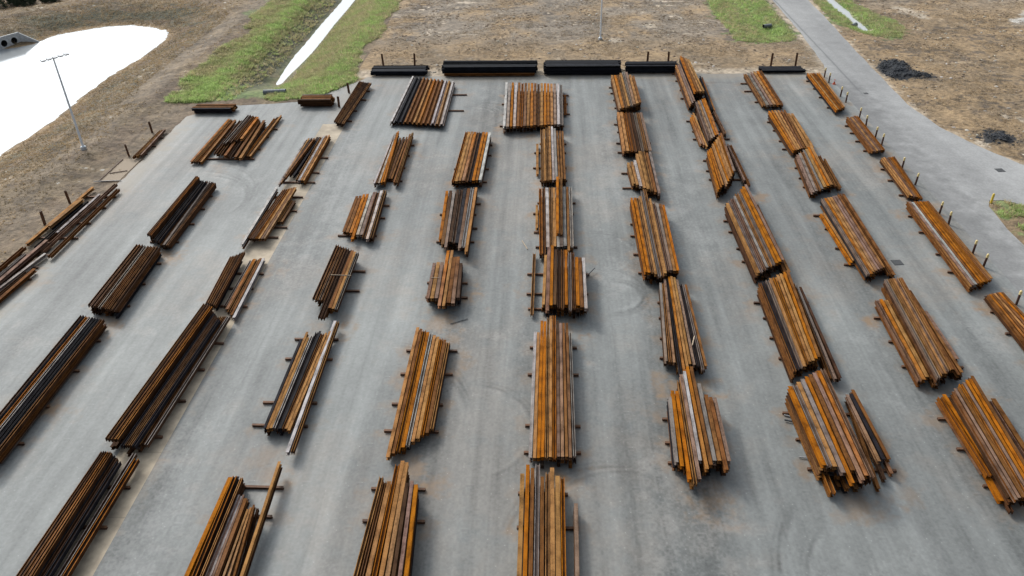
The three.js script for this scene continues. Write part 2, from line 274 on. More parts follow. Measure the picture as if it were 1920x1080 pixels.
// ---------------------------------------------------------------- steel
const rustMap = dataTex(1024, 256, (u, v) => {          // 8 m along, 2 m round: mottled rust, neutral on average
  const a = N(u * 8, v * 2, 2), b = F(u * 8, v * 2, 2 / 24), s = N(u * 2, v * 8, 2), q = 1 + 0.11 * a + 0.10 * b + 0.13 * s, w = clamp(0.5 * N(u * 8 + 1, v * 2, 2) + 0.25 * b - 0.42);
  return [0.80 * q * (1 - 0.34 * w), 0.78 * q * (1 - 0.43 * w), 0.76 * q * (1 - 0.46 * w)];
}, { srgb: true, repeat: true });
const phys = (o) => new THREE.MeshPhysicalMaterial(o);
const steelMat = phys({ map: rustMap, vertexColors: true, roughness: 0.85, specularIntensity: 0.14 });
const scaleMat = phys({ map: rustMap, vertexColors: true, roughness: 0.6, specularIntensity: 0.4 });
const coatMat = phys({ map: rustMap, vertexColors: true, roughness: 0.85, specularIntensity: 0.2 });
const TONE = { O: [0.36, 0.118, 0.005], T: [0.33, 0.165, 0.056], B: [0.17, 0.070, 0.020], D: [0.06, 0.030, 0.016], K: [0.024, 0.022, 0.025], G: [0.205, 0.178, 0.155], W: [0.38, 0.355, 0.335], P: [0.225, 0.142, 0.105], C: [0.010, 0.011, 0.014] };
const TONE_WORD = { O: 'bright orange', T: 'tan-orange', B: 'brown rusted', D: 'dark brown', K: 'blackish', G: 'greyish', W: 'pale grey', P: 'mauve-brown', C: 'black coated' };
const SHADED_RUST = [0.12, 0.042, 0.008];  // rust of side faces, darkened so the gaps between beams look shaded
function profile(type, w, d) { // outline, counter-clockwise seen from +z, resting on y = 0
  if (type === 'I') { const t = 0.032, k = 0.014, W = w / 2; return [[-W, 0], [W, 0], [W, t], [k, t], [k, d - t], [W, d - t], [W, d], [-W, d], [-W, d - t], [-k, d - t], [-k, t], [-W, t]]; }
  if (type === 'H') { const t = 0.042, k = 0.014, W = w / 2, m = d / 2; return [[-W, 0], [-W + t, 0], [-W + t, m - k], [W - t, m - k], [W - t, 0], [W, 0], [W, d], [W - t, d], [W - t, m + k], [-W + t, m + k], [-W + t, d], [-W, d]]; }
  if (type === 'U') { const t = 0.022, W = w / 2, f = w * 0.16; return [[-W, 0], [-W + 0.11, 0], [-f, d - t], [f, d - t], [W - 0.11, 0], [W, 0], [W, t], [W - 0.09, t], [f + 0.015, d], [-f - 0.015, d], [-W + 0.09, t], [-W, t]]; }
  const W = w / 2; return [[-W, 0], [W, 0], [W, d], [-W, d]];
}
function barGeo(ring, len, tone, edge, u0, v0, toneN = tone, web = null) { // outline drawn out along z, centred, flat faces, colour by face
  const P = [], Nn = [], U = [], K = [], L = len / 2, n = ring.length; let per = 0;
  const quad = (a, b, c, d, nx, ny, nz, us, col, colN = col) => { const q = [a, b, c, a, c, d], w = [us[0], us[1], us[2], us[0], us[2], us[3]]; q.forEach((p, i) => { P.push(...p); Nn.push(nx, ny, nz); U.push(...w[i]); K.push(...(i === 0 || i === 3 || i === 5 ? colN : col)); }); };
  for (let i = 0; i < n; i++) {
    const [x0, y0] = ring[i], [x1, y1] = ring[(i + 1) % n], dx = x1 - x0, dy = y1 - y0, l = Math.hypot(dx, dy), nx = dy / l, ny = -dx / l;
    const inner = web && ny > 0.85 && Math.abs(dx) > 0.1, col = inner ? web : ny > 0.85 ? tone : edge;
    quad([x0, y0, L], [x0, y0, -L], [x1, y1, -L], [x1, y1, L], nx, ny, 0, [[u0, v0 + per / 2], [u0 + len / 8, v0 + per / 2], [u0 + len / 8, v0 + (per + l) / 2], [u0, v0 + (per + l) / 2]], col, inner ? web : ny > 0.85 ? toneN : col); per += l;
  }
  const tri = THREE.ShapeUtils.triangulateShape(ring.map((p) => new THREE.Vector2(...p)), []);
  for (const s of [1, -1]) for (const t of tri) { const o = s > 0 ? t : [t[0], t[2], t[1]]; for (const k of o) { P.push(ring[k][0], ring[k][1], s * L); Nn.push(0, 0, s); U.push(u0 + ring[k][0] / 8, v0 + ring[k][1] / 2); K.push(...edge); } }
  const g = new THREE.BufferGeometry();
  for (const [k, a, s] of [['position', P, 3], ['normal', Nn, 3], ['uv', U, 2], ['color', K, 3]]) g.setAttribute(k, new THREE.Float32BufferAttribute(a, s));
  return g;
}
const BH = 0.2, BD = 0.33, beams = [], stacks = {};
function addBeam(id, type, tone, w, layer, a, b, top, sheet, dark) { // a, b: near and far end [x, z]
  const dx = b[0] - a[0], dz = b[1] - a[1], len = Math.hypot(dx, dz); if (len < 0.8) return;
  const j = 1 + (tone === 'C' ? rr(-0.4, 1.1) : rr(-0.11, 0.11)), base = TONE[tone], t = base.map((c) => c * j * (1 + rr(-0.04, 0.04)));
  const edge = 'KC'.includes(tone) ? t : dark ? mixc(TONE.D, SHADED_RUST, 0.25) : tone === 'D' ? mixc(t, SHADED_RUST, 0.25) : mixc(t, SHADED_RUST, 0.55);  // side faces take painted shade, heavier where dark is set
  const other = TONE['TTBBPG'[(rnd() * 6) | 0]], tn = 'KC'.includes(tone) || rnd() < 0.45 ? t : mixc(t, other, rr(0.2, 0.75));
  beams.push({ id, tone, len, layer, top, sheet, w, x: (a[0] + b[0]) / 2, z: (a[1] + b[1]) / 2, y: BH + BD * layer, turn: Math.atan2(-dx, -dz), geo: barGeo(profile(type, w, sheet ? 0.3 : BD - 0.005), len, t, edge, rnd() * 5, rnd() * 5, tn, type === 'H' ? mixc(t, TONE.D, dark ? 1 : 0.75).map((c) => c * (dark ? 0.8 : 1)) : null) });  // recessed H webs darkened in colour, standing in for cavity shade
}
function pile(id, layers, tones, nl, nr, fl, fr, nj = '', fj = '') {
  const n = tones.length, S = stacks[id] ??= { x0: 1e9, x1: -1e9, z0: 1e9, z1: -1e9, m0: -1e9, m1: -1e9 };
  if (n > 3 || S.m1 < -1e8) { S.m1 = Math.max(S.m1, Math.min(nl[1], nr[1])); S.m0 = Math.max(S.m0, Math.max(fl[1], fr[1])); }
  const jag = (s, i) => (s ? ((s.charCodeAt(i) || 48) - 48) * 0.4 : 0);
  const sheet = id === 'E1';
  for (let L = 0; L < layers; L++) {
    const top = L === layers - 1;
    for (let i = 0; i < n; i++) {
      const t = (i + 0.5) / n, wn = (nr[0] - nl[0]) / n, wf = (fr[0] - fl[0]) / n, w = clamp(Math.min(wn, wf) * (sheet ? 1.02 : rr(0.7, 0.93)), id === 'D6' ? 0.13 : 0.2, sheet ? 0.66 : id === 'D6' ? 0.46 : 0.36);
      if (L < layers - 1 && 'ACD'.includes(id[0]) && rnd() < 0.4) continue;
      let raw = top ? tones[i] : 'BDBDDKBD'[(rnd() * 8) | 0], type = raw !== raw.toUpperCase() ? 'H' : rnd() < (top ? 0.28 : 0.3) ? 'H' : 'I'; raw = raw.toUpperCase();  // lower layers coloured darker to paint in the shade of the gaps
      if ('AB'.includes(id[0]) && top && rnd() < 0.4) type = 'H';
      if (sheet) type = 'U';
      const wob = top ? 0.1 : 0.25, low = top ? 0 : rr(-0.75, 0.02);
      const a = [lerp(nl[0], nr[0], t) + rr(-0.015, 0.015), lerp(nl[1], nr[1], t) + jag(nj, i) * (top ? 1 : rr(0.2, 0.85)) + rr(-wob, wob) + low];
      const b = [lerp(fl[0], fr[0], t) + rr(-0.015, 0.015), lerp(fl[1], fr[1], t) - jag(fj, i) * (top ? 1 : rr(0.3, 0.95)) + rr(-wob, wob)];
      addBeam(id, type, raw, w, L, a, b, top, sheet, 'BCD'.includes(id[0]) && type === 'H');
      S.x0 = Math.min(S.x0, a[0] - w / 2, b[0] - w / 2); S.x1 = Math.max(S.x1, a[0] + w / 2, b[0] + w / 2); S.z0 = Math.min(S.z0, b[1]); S.z1 = Math.max(S.z1, a[1]);
    }
  }
}
pile('A1',1,'BTP',[-53.12,-92.2],[-52.02,-93.2],[-53.17,-101],[-52.51,-102]);
pile('A2',1,'T',[-54.93,-70.3],[-54.36,-70.4],[-54.3,-83.8],[-53.78,-83.8]);
pile('A2',1,'k',[-53.59,-69.7],[-53.02,-69.7],[-52.95,-80.1],[-52.38,-80.1]);
pile('A2',1,'d',[-53.24,-70.6],[-52.73,-70.6],[-52.55,-80.5],[-52.04,-80.5]);
pile('A2',2,'T',[-54.19,-73.6],[-53.48,-73.6],[-53.7,-80.1],[-53.07,-80.1]);
pile('A2',1,'W',[-52.84,-72.9],[-52.43,-72.9],[-52.51,-82],[-52.13,-82]);
pile('A2',1,'P',[-52.41,-68.9],[-51.9,-69],[-51.88,-84.8],[-51.42,-84.8]);
pile('A2',1,'B',[-51.1,-67.9],[-50.6,-67.9],[-50.95,-83.4],[-50.5,-83.4]);
pile('A3',1,'B',[-55.12,-63.2],[-54.64,-63.2],[-54.79,-69.7],[-54.33,-69.7]);
pile('A3',1,'W',[-54.19,-62.7],[-53.82,-62.7],[-53.83,-68.4],[-53.49,-68.4]);
pile('A3',2,'P',[-53.5,-61],[-52.72,-61],[-52.81,-70.7],[-52.12,-70.7]);
pile('A3',1,'W',[-53.09,-60.5],[-52.67,-60.5],[-51.75,-68.4],[-51.41,-68.4]);
pile('A3',1,'B',[-51.81,-59.3],[-51.35,-59.3],[-51.28,-65.6],[-50.84,-65.6]);
pile('A3',1,'d',[-52.42,-59.3],[-51.96,-59.3],[-51.76,-64.9],[-51.32,-64.9]);
pile('B1',1,'OTOB',[-45.05,-90.9],[-43.34,-90.9],[-45.03,-105.3],[-43.67,-104.9]);
pile('B1',2,'BTBDBB',[-42.7,-92.8],[-38.22,-91.2],[-43.02,-104],[-39.01,-104]);
pile('B1',3,'WPOO',[-42.19,-94.9],[-39.84,-97],[-42.1,-105.4],[-40.05,-104.2]);
pile('B1',1,'OBT',[-38.45,-92.7],[-37.7,-92.6],[-38.58,-105.4],[-37.61,-106.9]);
pile('B2',4,'bo',[-41.7,-71],[-40.94,-70.5],[-41.68,-85],[-41.13,-84.5]);
pile('B2',3,'kk',[-40.78,-70.2],[-39.94,-69.7],[-41,-84.5],[-40.21,-83.9]);
pile('B2',2,'bGdb',[-39.93,-69.6],[-39.02,-69.7],[-40.7,-85],[-39.16,-84.2]);
pile('B3',3,'bbdgbbbd',[-41.89,-58.3],[-38.86,-57.5],[-42.15,-69.3],[-39.42,-68.7]);
pile('B4',3,'dkowkkkb',[-41.58,-39.7],[-39.16,-38.9],[-41.74,-56.7],[-39.3,-56]);
pile('C1',2,'WTDB',[-31.55,-83.4],[-31.23,-86.1],[-31.89,-97.4],[-30.55,-97.8]);
pile('C1',1,'DK',[-31.41,-87.2],[-30.43,-86.8],[-30.77,-98.7],[-30.19,-98.7]);
pile('C1',2,'TWBT',[-29.85,-85.1],[-28.69,-84.8],[-30.02,-98],[-28.8,-98.9]);
pile('C2',2,'W',[-31.59,-69.8],[-31.25,-70.1],[-31.72,-83.1],[-31.42,-83.4]);
pile('C2',2,'BBBOTBT',[-31.21,-71.2],[-29.26,-71.1],[-30.68,-82.5],[-29.17,-83.2]);
pile('C2',1,'DBD',[-29.75,-75.3],[-28.69,-75.3],[-29.47,-80.5],[-28.58,-80.3]);
pile('C3',3,'bbbdb',[-31.07,-58.9],[-29.97,-58.3],[-31.57,-66.8],[-30.35,-68.1]);
pile('C3',1,'WOTBW',[-29.75,-59.5],[-27.96,-57.2],[-29.83,-67.4],[-28.35,-67.7]);
pile('C4',4,'bdbo',[-31.91,-40.9],[-30.89,-41],[-30.98,-58.4],[-29.96,-57.7]);
pile('C4',3,'kddk',[-30.7,-40.6],[-29.53,-40.5],[-29.81,-57.3],[-28.8,-56.1]);
pile('C4',2,'tbg',[-29.76,-41.1],[-28.93,-41.1],[-29.26,-57.2],[-28.28,-57.1]);
pile('C5',4,'bdbob',[-32.04,-22.7],[-30.71,-22.7],[-31.56,-39.7],[-30.74,-39.6]);
pile('C5',3,'kdk',[-30.93,-22.9],[-30.03,-23],[-30.94,-39.7],[-29.92,-39]);
pile('C5',2,'go',[-29.95,-23.2],[-29.21,-23.2],[-29.73,-40.4],[-28.95,-39.5]);
pile('D1',2,'bbddt',[-29.52,-103.6],[-27.82,-102.6],[-29.31,-120.3],[-27.1,-119.3]);
pile('D2',2,'WTWOO',[-20.39,-84.1],[-19.01,-84.5],[-20.35,-98.5],[-19.83,-100.1]);
pile('D2',2,'BT',[-18.1,-84.4],[-17.46,-84.4],[-18.27,-98.8],[-17.78,-99.9]);
pile('D2',1,'BDB',[-19.31,-86.1],[-18.41,-86.1],[-19.61,-98.5],[-18.38,-98.9]);
pile('D3',2,'BBOOWPBWT',[-21.55,-72.7],[-17.97,-71.4],[-21.77,-80.7],[-18.48,-82.6],'000300110','');
pile('D4',3,'bbbbddBTG',[-21.4,-59.6],[-18.66,-58.6],[-21.42,-69.5],[-18.7,-67.8],'000066222','');
pile('D5',2,'KTTWkKBTT',[-20.99,-43],[-18.86,-42.8],[-21.14,-53.9],[-18.6,-55.1],'000000000','020011000');
pile('D5',2,'WT',[-18.66,-40.5],[-17.96,-40.6],[-18.8,-56.6],[-18.23,-56.6]);
pile('D6',3,'OO',[-21.91,-24.2],[-20.75,-24.2],[-21.8,-37.8],[-21.18,-38]);
pile('D6',3,'T',[-20.75,-24.2],[-20.53,-24.2],[-20.94,-37.6],[-20.7,-37.7]);
pile('D6',2,'WPWP',[-20.73,-24.4],[-19.89,-24.5],[-20.72,-36.4],[-20.31,-36.5]);
pile('D6',3,'B',[-19.78,-24.2],[-19.44,-24.2],[-20.09,-35.9],[-19.81,-36]);
pile('D6',3,'TTB',[-19.41,-24.2],[-18.01,-24.3],[-19.59,-34.8],[-19.13,-35.6]);
pile('D6',3,'T',[-18.24,-24.3],[-17.83,-24.3],[-18.75,-39.3],[-18.49,-39.3]);
pile('E1',2,'WKKBBTOBBWTW',[-21.74,-103.7],[-14.05,-102.5],[-21.42,-122.5],[-14.24,-119.9]);
pile('E2',3,'OTTOBKOOW',[-11.1,-84],[-7.57,-84.5],[-10.81,-99.1],[-7.32,-98.7]);
pile('E3',3,'ODGDdKBWT',[-11.04,-70.6],[-7.8,-69.3],[-11.52,-81.5],[-7.88,-82.6],'023000213','');
pile('E4',3,'PTPOTBBD',[-10.99,-59.7],[-7.79,-59.9],[-11.08,-66],[-8.1,-66],'00033220','00066330');
pile('E5',2,'TBOOWTTOBT',[-11.29,-40],[-8.2,-43.3],[-11.3,-55.8],[-8.09,-53.7]);
pile('E6',4,'TBTOTTDPO',[-11.66,-22.6],[-7.58,-22.7],[-11.25,-37.4],[-8.47,-37],'','100455010');
pile('F1',3,'WGOWBOBTOBBTOOTPWG',[-5.94,-100.7],[2.28,-101.6],[-6.4,-118.3],[2.36,-117.5]);
pile('F1',1,'O',[2.37,-107],[2.82,-107],[2.41,-115],[2.89,-115]);
pile('F2',3,'TTTTWGBBB',[-0.65,-84.1],[2.33,-84.8],[-0.86,-99.8],[2.24,-99.1],'','002332000');
pile('F2',1,'T',[-1.25,-87.3],[-0.93,-87.3],[-1.38,-96.4],[-1.03,-96.4]);
pile('F3',3,'OBWTTGDGBW',[-0.67,-69.1],[2.81,-69.3],[-0.88,-82.4],[2.97,-82.7],'330100002','');
pile('F3',4,'OT',[1,-71.3],[1.71,-71.3],[1.09,-84.6],[1.89,-84.7]);
pile('F3',1,'T',[-1.13,-74.2],[-0.84,-74.2],[-1.2,-79.5],[-0.9,-79.5]);
pile('F4',4,'TPODDBOGBOBW',[-0.37,-58.4],[3.75,-58.4],[-0.18,-67],[3.82,-66.6],'020011021011','045333322000');
pile('F4',1,'T',[-1.37,-58.3],[-1.04,-58.3],[-1.32,-69],[-1,-69]);
pile('F5',3,'WTOOTTODPBBG',[-1.12,-40],[2.25,-40.2],[-0.98,-54.8],[2.26,-55],'','004456643330');
pile('F6',3,'TOBGBTTTO',[-1.61,-23.6],[1.39,-23.7],[-1.66,-38.2],[1.4,-38.3],'','132301200');
pile('F6',2,'P',[1.76,-23.9],[2.12,-23.9],[1.93,-36.2],[2.29,-36.2]);
pile('G1',4,'TOtTwPTB',[9.94,-106.2],[13.36,-108.9],[9.74,-120.4],[13.38,-120.1],'','001344100');
pile('G2',3,'TToBdGTP',[9.45,-92.7],[13.17,-92.9],[9.64,-105.9],[13.22,-105.7]);
pile('G3',3,'TTWTTTBG',[9.87,-83.8],[12.89,-80.8],[9.68,-89.1],[13.06,-91.9],'','00045422');
pile('G4',4,'OOtTgtTPGBO',[9.29,-63.9],[12.65,-64.4],[9.25,-79.5],[12.89,-77.6],'00012210000','00126720000');
pile('G5',3,'GTPkOTTPkGB',[9.68,-51],[13.08,-50.3],[10.58,-62.6],[13.11,-62.4],'0004330001','00223332000');
pile('G6',4,'GOOTPWOBGBBP',[8.94,-39.6],[12.9,-39.7],[9.32,-46.2],[13.02,-46.3],'014540210020','022578994100');
pile('H1',5,'OBTT',[21.11,-112],[22.77,-112.4],[21.33,-128.9],[22.63,-126.7]);
pile('H1',4,'TPP',[19.96,-107.6],[20.99,-109.5],[20.18,-125.1],[21.09,-125.6]);
pile('H1',2,'KB',[23,-107.7],[23.56,-107.1],[23.51,-121.9],[23.97,-121.1]);
pile('H2',4,'GTGOO',[20.53,-95.4],[22.17,-97.5],[20.89,-108.8],[22.5,-110.5]);
pile('H2',2,'OOT',[19.58,-96.1],[20.41,-94.6],[19.55,-104.3],[20.41,-106.7]);
pile('H2',2,'P',[23.15,-99.1],[23.57,-99.1],[23.12,-107.1],[23.49,-107.1]);
pile('H3',5,'TOTTOB',[20.2,-81.8],[21.93,-85.9],[20.48,-93],[22.42,-97.2]);
pile('H3',4,'OOO',[19.18,-81.1],[20.18,-82.8],[19.76,-91.9],[20.47,-93.1]);
pile('H3',2,'PB',[22.89,-85.7],[23.5,-83.3],[22.86,-95.6],[23.53,-95.6]);
pile('H4',4,'TGpGtGOOP',[19.77,-63.8],[22.99,-66.5],[19.48,-77.9],[22.72,-82.9]);
pile('H4',2,'BB',[22.67,-65.2],[23.43,-65.2],[22.68,-78.8],[23.32,-79.1]);
pile('H5',4,'BkgTOTTOB',[19.55,-49.4],[22.23,-51.5],[19.54,-62.1],[22.95,-64.5]);
pile('H5',2,'BGD',[22.34,-49.5],[23.55,-49.5],[23.01,-63.3],[23.71,-62.4]);
pile('H6',5,'OGTGOBPOP',[18.75,-39.1],[22.02,-38.5],[18.5,-47.1],[21.92,-49.7],'000130211','');
pile('H6',2,'O',[19.08,-37.6],[19.53,-37.7],[19.03,-45.1],[19.46,-45.2]);
pile('H6',2,'PKB',[23.16,-40.6],[24.26,-40.9],[23.12,-47.4],[24.02,-48.2]);
pile('H6',1,'BDB',[22.27,-38.1],[24.31,-40.1],[23.13,-46.7],[24.14,-47.6]);
pile('I1',2,'TGPTOB',[30.43,-109.3],[33.45,-109.5],[30.47,-122.8],[33.64,-124.6]);
pile('I2',3,'OOTTBB',[30.44,-92.7],[32.23,-93.8],[30.35,-106.1],[32.95,-106.7]);
pile('I2',2,'TT',[32.52,-94.4],[33.73,-94.7],[33.02,-106.2],[33.96,-106.2]);
pile('I3',3,'PGTGTOT',[29.6,-81.2],[32.61,-83.5],[30.5,-91.4],[33.2,-94.5]);
pile('I3',2,'BB',[32.76,-83.7],[33.73,-83.2],[33.41,-92.6],[34.03,-90.7]);
pile('I4',3,'GOTTPPB',[30.18,-64.2],[32.33,-65.7],[30.26,-79.8],[32.59,-80.8]);
pile('I4',2,'BB',[32.33,-64.9],[33.12,-64.9],[32.68,-81.8],[33.45,-81.8]);
pile('I4',1,'OT',[29.68,-67.5],[30.37,-67.9],[29.55,-77.4],[30.2,-77.9]);
pile('I5',4,'GTBTPTB',[30.44,-48.9],[32.15,-50.1],[31.26,-63.1],[32.98,-63.3]);
pile('I5',2,'POT',[29.27,-49.2],[30.35,-49.9],[29.69,-60.6],[30.88,-60.6]);
pile('I5',2,'P',[33.23,-52.2],[33.68,-52.2],[33.28,-58.9],[33.72,-59]);
pile('I5',3,'BB',[32.29,-49.7],[33.02,-50],[32.72,-61.6],[33.26,-61.8]);
pile('I6',4,'BPBOPOOB',[30.45,-36.6],[32.65,-37.7],[30.76,-47.2],[33.34,-49.3]);
pile('I6',2,'OO',[30.06,-39.3],[31,-40],[30.02,-47.4],[30.82,-47.8]);
pile('I6',1,'O',[30.03,-37.3],[30.6,-37.5],[30.54,-45.4],[31.05,-45.7]);
pile('I6',2,'PB',[33.17,-39.5],[34.12,-39.8],[33.5,-47],[34.33,-47.4]);
pile('J1',2,'OTOBOT',[39.96,-107.1],[41.77,-108.6],[40.14,-122.9],[42.32,-123.2]);
pile('J2',2,'BPTPBO',[40.28,-93.4],[42.13,-93.9],[40.63,-104.6],[42.36,-105.3]);
pile('J3',2,'TTPBOB',[40.37,-81.4],[41.65,-80.6],[40.68,-91.4],[42.57,-91.8]);
pile('J4',2,'BPWBOOOOB',[39.02,-62.8],[41.85,-64.3],[39.47,-79.7],[42.03,-80.1]);
pile('J5',2,'BOBTBOB',[39.63,-46.2],[42.58,-47.6],[39.97,-61.5],[41.68,-62.1]);
// stacks lying across the rows: [id, layers, x0, x1, z of front beam, z of rear beam, tones front to rear]
const ACROSS = [['C0', 2, -51.4, -45.4, -108.3, -110.4, 'KBTB'], ['D0', 3, -36.3, -31.6, -110.9, -113.4, 'DBTBD'],
  ['K1', 2, -28.2, -19.4, -124.7, -127.7, 'CCCCCCC'], ['K2', 4, -16.7, -1.75, -124.6, -127.9, 'CCCCCCCC'], ['K3', 4, -0.45, 11.6, -124.7, -127.9, 'CCCCCCCC'], ['K4', 3, 12.7, 20.8, -125.4, -128.1, 'CCCCCCC'], ['K5', 1, 33.9, 40.7, -125.2, -127.4, 'CCKCC']];
for (const [id, layers, x0, x1, zf, zr, tones] of ACROSS) {
  const n = tones.length, S = stacks[id] = { x0, x1, z0: zr, z1: zf, across: true, layers };
  for (let L = 0; L < layers; L++) for (let i = 0; i < n; i++) {
    const z = lerp(zf, zr, (i + 0.5) / n), top = L === layers - 1 || i === 0, w = Math.min(0.4, (zf - zr) / n * 0.97), front = id === 'K2' && L < 1 ? 0.4 : 0;
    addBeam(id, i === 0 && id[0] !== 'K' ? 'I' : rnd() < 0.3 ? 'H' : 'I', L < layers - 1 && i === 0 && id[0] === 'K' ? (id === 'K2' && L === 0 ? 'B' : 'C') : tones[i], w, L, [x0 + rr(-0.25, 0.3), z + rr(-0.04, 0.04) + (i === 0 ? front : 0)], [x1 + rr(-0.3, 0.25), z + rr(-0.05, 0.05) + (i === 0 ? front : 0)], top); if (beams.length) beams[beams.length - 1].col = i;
  }
}
// names of the places, for the labels
const ROW = { A: 'first row from left', B: 'second row from left', C: 'third row from left', D: 'fourth row from left', E: 'fifth row from left', F: 'sixth row from left', G: 'seventh row from left', H: 'eighth row from left', I: 'ninth row from left', J: 'tenth row from left' };
const ACROSS_NAME = { C0: 'small crosswise stack beside the brown field', D0: 'small crosswise stack near the culvert pipe', K1: 'leftmost black stack', K2: 'longest black stack', K3: 'middle black stack', K4: 'black stack beside the eighth row', K5: 'low black stack near the road' };
function place(id) {
  if (stacks[id].across) return ACROSS_NAME[id] ?? id;
  const same = Object.keys(stacks).filter((k) => k[0] === id[0] && !stacks[k].across).sort((a, b) => stacks[b].z1 - stacks[a].z1), k = same.indexOf(id);
  return (k ? ORD[k] + ' stack from front' : 'frontmost stack') + ', ' + ROW[id[0]];
}
{ // the beams that show largest become things of their own, the rest one mass
  const v = new THREE.Vector3();
  for (const b of beams) { // rough size in the picture
    let vis = 0; for (let k = 0; k < 9; k++) { const s = (k / 8 - 0.5) * b.len; v.set(b.x + Math.sin(b.turn) * s, b.y, b.z + Math.cos(b.turn) * s).project(camera); if (Math.abs(v.x) < 1 && Math.abs(v.y) < 1) vis++; }
    b.dist = Math.hypot(b.x, 42, b.z); b.size = b.top ? vis / 9 * b.len * b.w / b.dist ** 2 : 0;
  }
  for (const id in stacks) { const t = beams.filter((b) => b.id === id && b.top); t.sort((p, q) => stacks[id].across ? q.z - p.z || p.y - q.y : (p.x - q.x)); t.forEach((b, i) => { b.ord = i; }); }
  const plain = beams.filter((b) => b.tone !== 'C' && !b.sheet).sort((p, q) => q.size - p.size), chosen = new Set(plain.slice(0, 305).filter((b) => b.size > 0));
  const rest = [];
  for (const b of beams) {
    const keep = chosen.has(b) || ((b.tone === 'C' || b.sheet) && b.top);
    if (!keep) { const g = b.geo.clone(); g.rotateY(b.turn); g.translate(b.x, b.y, b.z); rest.push(g); continue; }
    const name = b.sheet ? 'sheet_pile' : b.tone === 'C' ? 'coated_beam' : 'steel_beam';
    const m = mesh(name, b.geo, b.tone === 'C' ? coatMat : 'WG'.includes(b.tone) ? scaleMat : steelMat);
    m.position.set(b.x, b.y, b.z); m.rotation.y = b.turn;
    const nth = ORD[b.ord] ?? 'last';
    if (b.tone === 'C') b.face = Math.abs(b.z - stacks[b.id].z1) < 0.55 && b.layer < stacks[b.id].layers - 1, tag(m, b.face ? `black steel beam, ${ORD[b.layer]} from bottom on front face of ${ACROSS_NAME[b.id]}` : `black steel beam, ${ORD[b.col]} from front atop ${ACROSS_NAME[b.id]}`, 'steel beam', 'black-coated steel beams along the far edge');
    else if (b.sheet) tag(m, `${TONE_WORD[b.tone]} trough-shaped sheet pile, ${nth} from left on ${place(b.id)}`.replace(/, (\w+) row from left$/, ', $1 row'), 'sheet pile', 'sheet piles laid side by side');
    else if (stacks[b.id].across) tag(m, `${TONE_WORD[b.tone]} steel beam, ${nth} from the front in the ${ACROSS_NAME[b.id]}`, 'steel beam', 'rusted steel beams stacked across the yard');
    else tag(m, `${TONE_WORD[b.tone]} beam, ${nth} from left on ${place(b.id)}`, 'steel beam', 'rusted steel beams stacked across the yard');
  }
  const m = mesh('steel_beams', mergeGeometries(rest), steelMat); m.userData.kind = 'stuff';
  tag(m, 'lower layers and farther rusted steel beams of the stacks across the yard', 'steel beams');
}

// ---------------------------------------------------------------- bearers under the stacks
const bearMat = std({ map: rustMap, vertexColors: true, roughness: 0.8 });
const LONG = { E1: [[-115.9, 0.3, 2.1], [-109.4, 0.3, 2.2]], D5: [[-54.85, 1.1, 0.2], [-52.1, 0.9, 0.25], [-46.6, 1.2, 0.2], [-44, 1.3, 0.1]], D3: [[-73.1, 0.65, 0.1], [-77, 0.1, 0.5], [-80, 0.1, 0.6]], D4: [[-62.5, 0.2, 1.0], [-66, 0.2, 0.9]], D6: [[-37.85, 0.1, 0.35], [-35.3, 0.1, 0.2], [-27, 0.2, 0.3]], C2: [[-72.6, 0.1, 0.8], [-74.8, 0.1, 0.6], [-78.6, 0.1, 0.55], [-82, 0.1, 0.9]], C1: [[-85.9, 0.1, 0.9], [-88.6, 0.1, 0.8], [-93, 0.1, 0.9]], E6: [[-37.9, 0.75, 0.6], [-35.1, 0.75, 0.5], [-29.8, 0.7, 0.4]], F6: [[-37.7, 0.15, 0.25], [-34.8, 0.15, 0.05], [-28, 0.2, 0.2]], G3: [[-84.5, 1.0, 0.1], [-88.5, 0.7, 0.1]], I1: [[-120.4, 0.9, 0.2], [-117, 1.0, 0.2], [-112.5, 0.4, 0.6]], F5: [[-54, 0.35, 0.45], [-50.4, 0.4, 0.5], [-44.4, 0.4, 0.45], [-41.6, 0.4, 0.4]], E5: [[-53.4, 0.6, 0.65], [-50.3, 0.6, 0.6], [-46.6, 0.7, 0.25], [-43.6, 0.8, 0.3]], E4: [[-64, 0.4, 0.5], [-61.5, 0.3, 0.6]] };
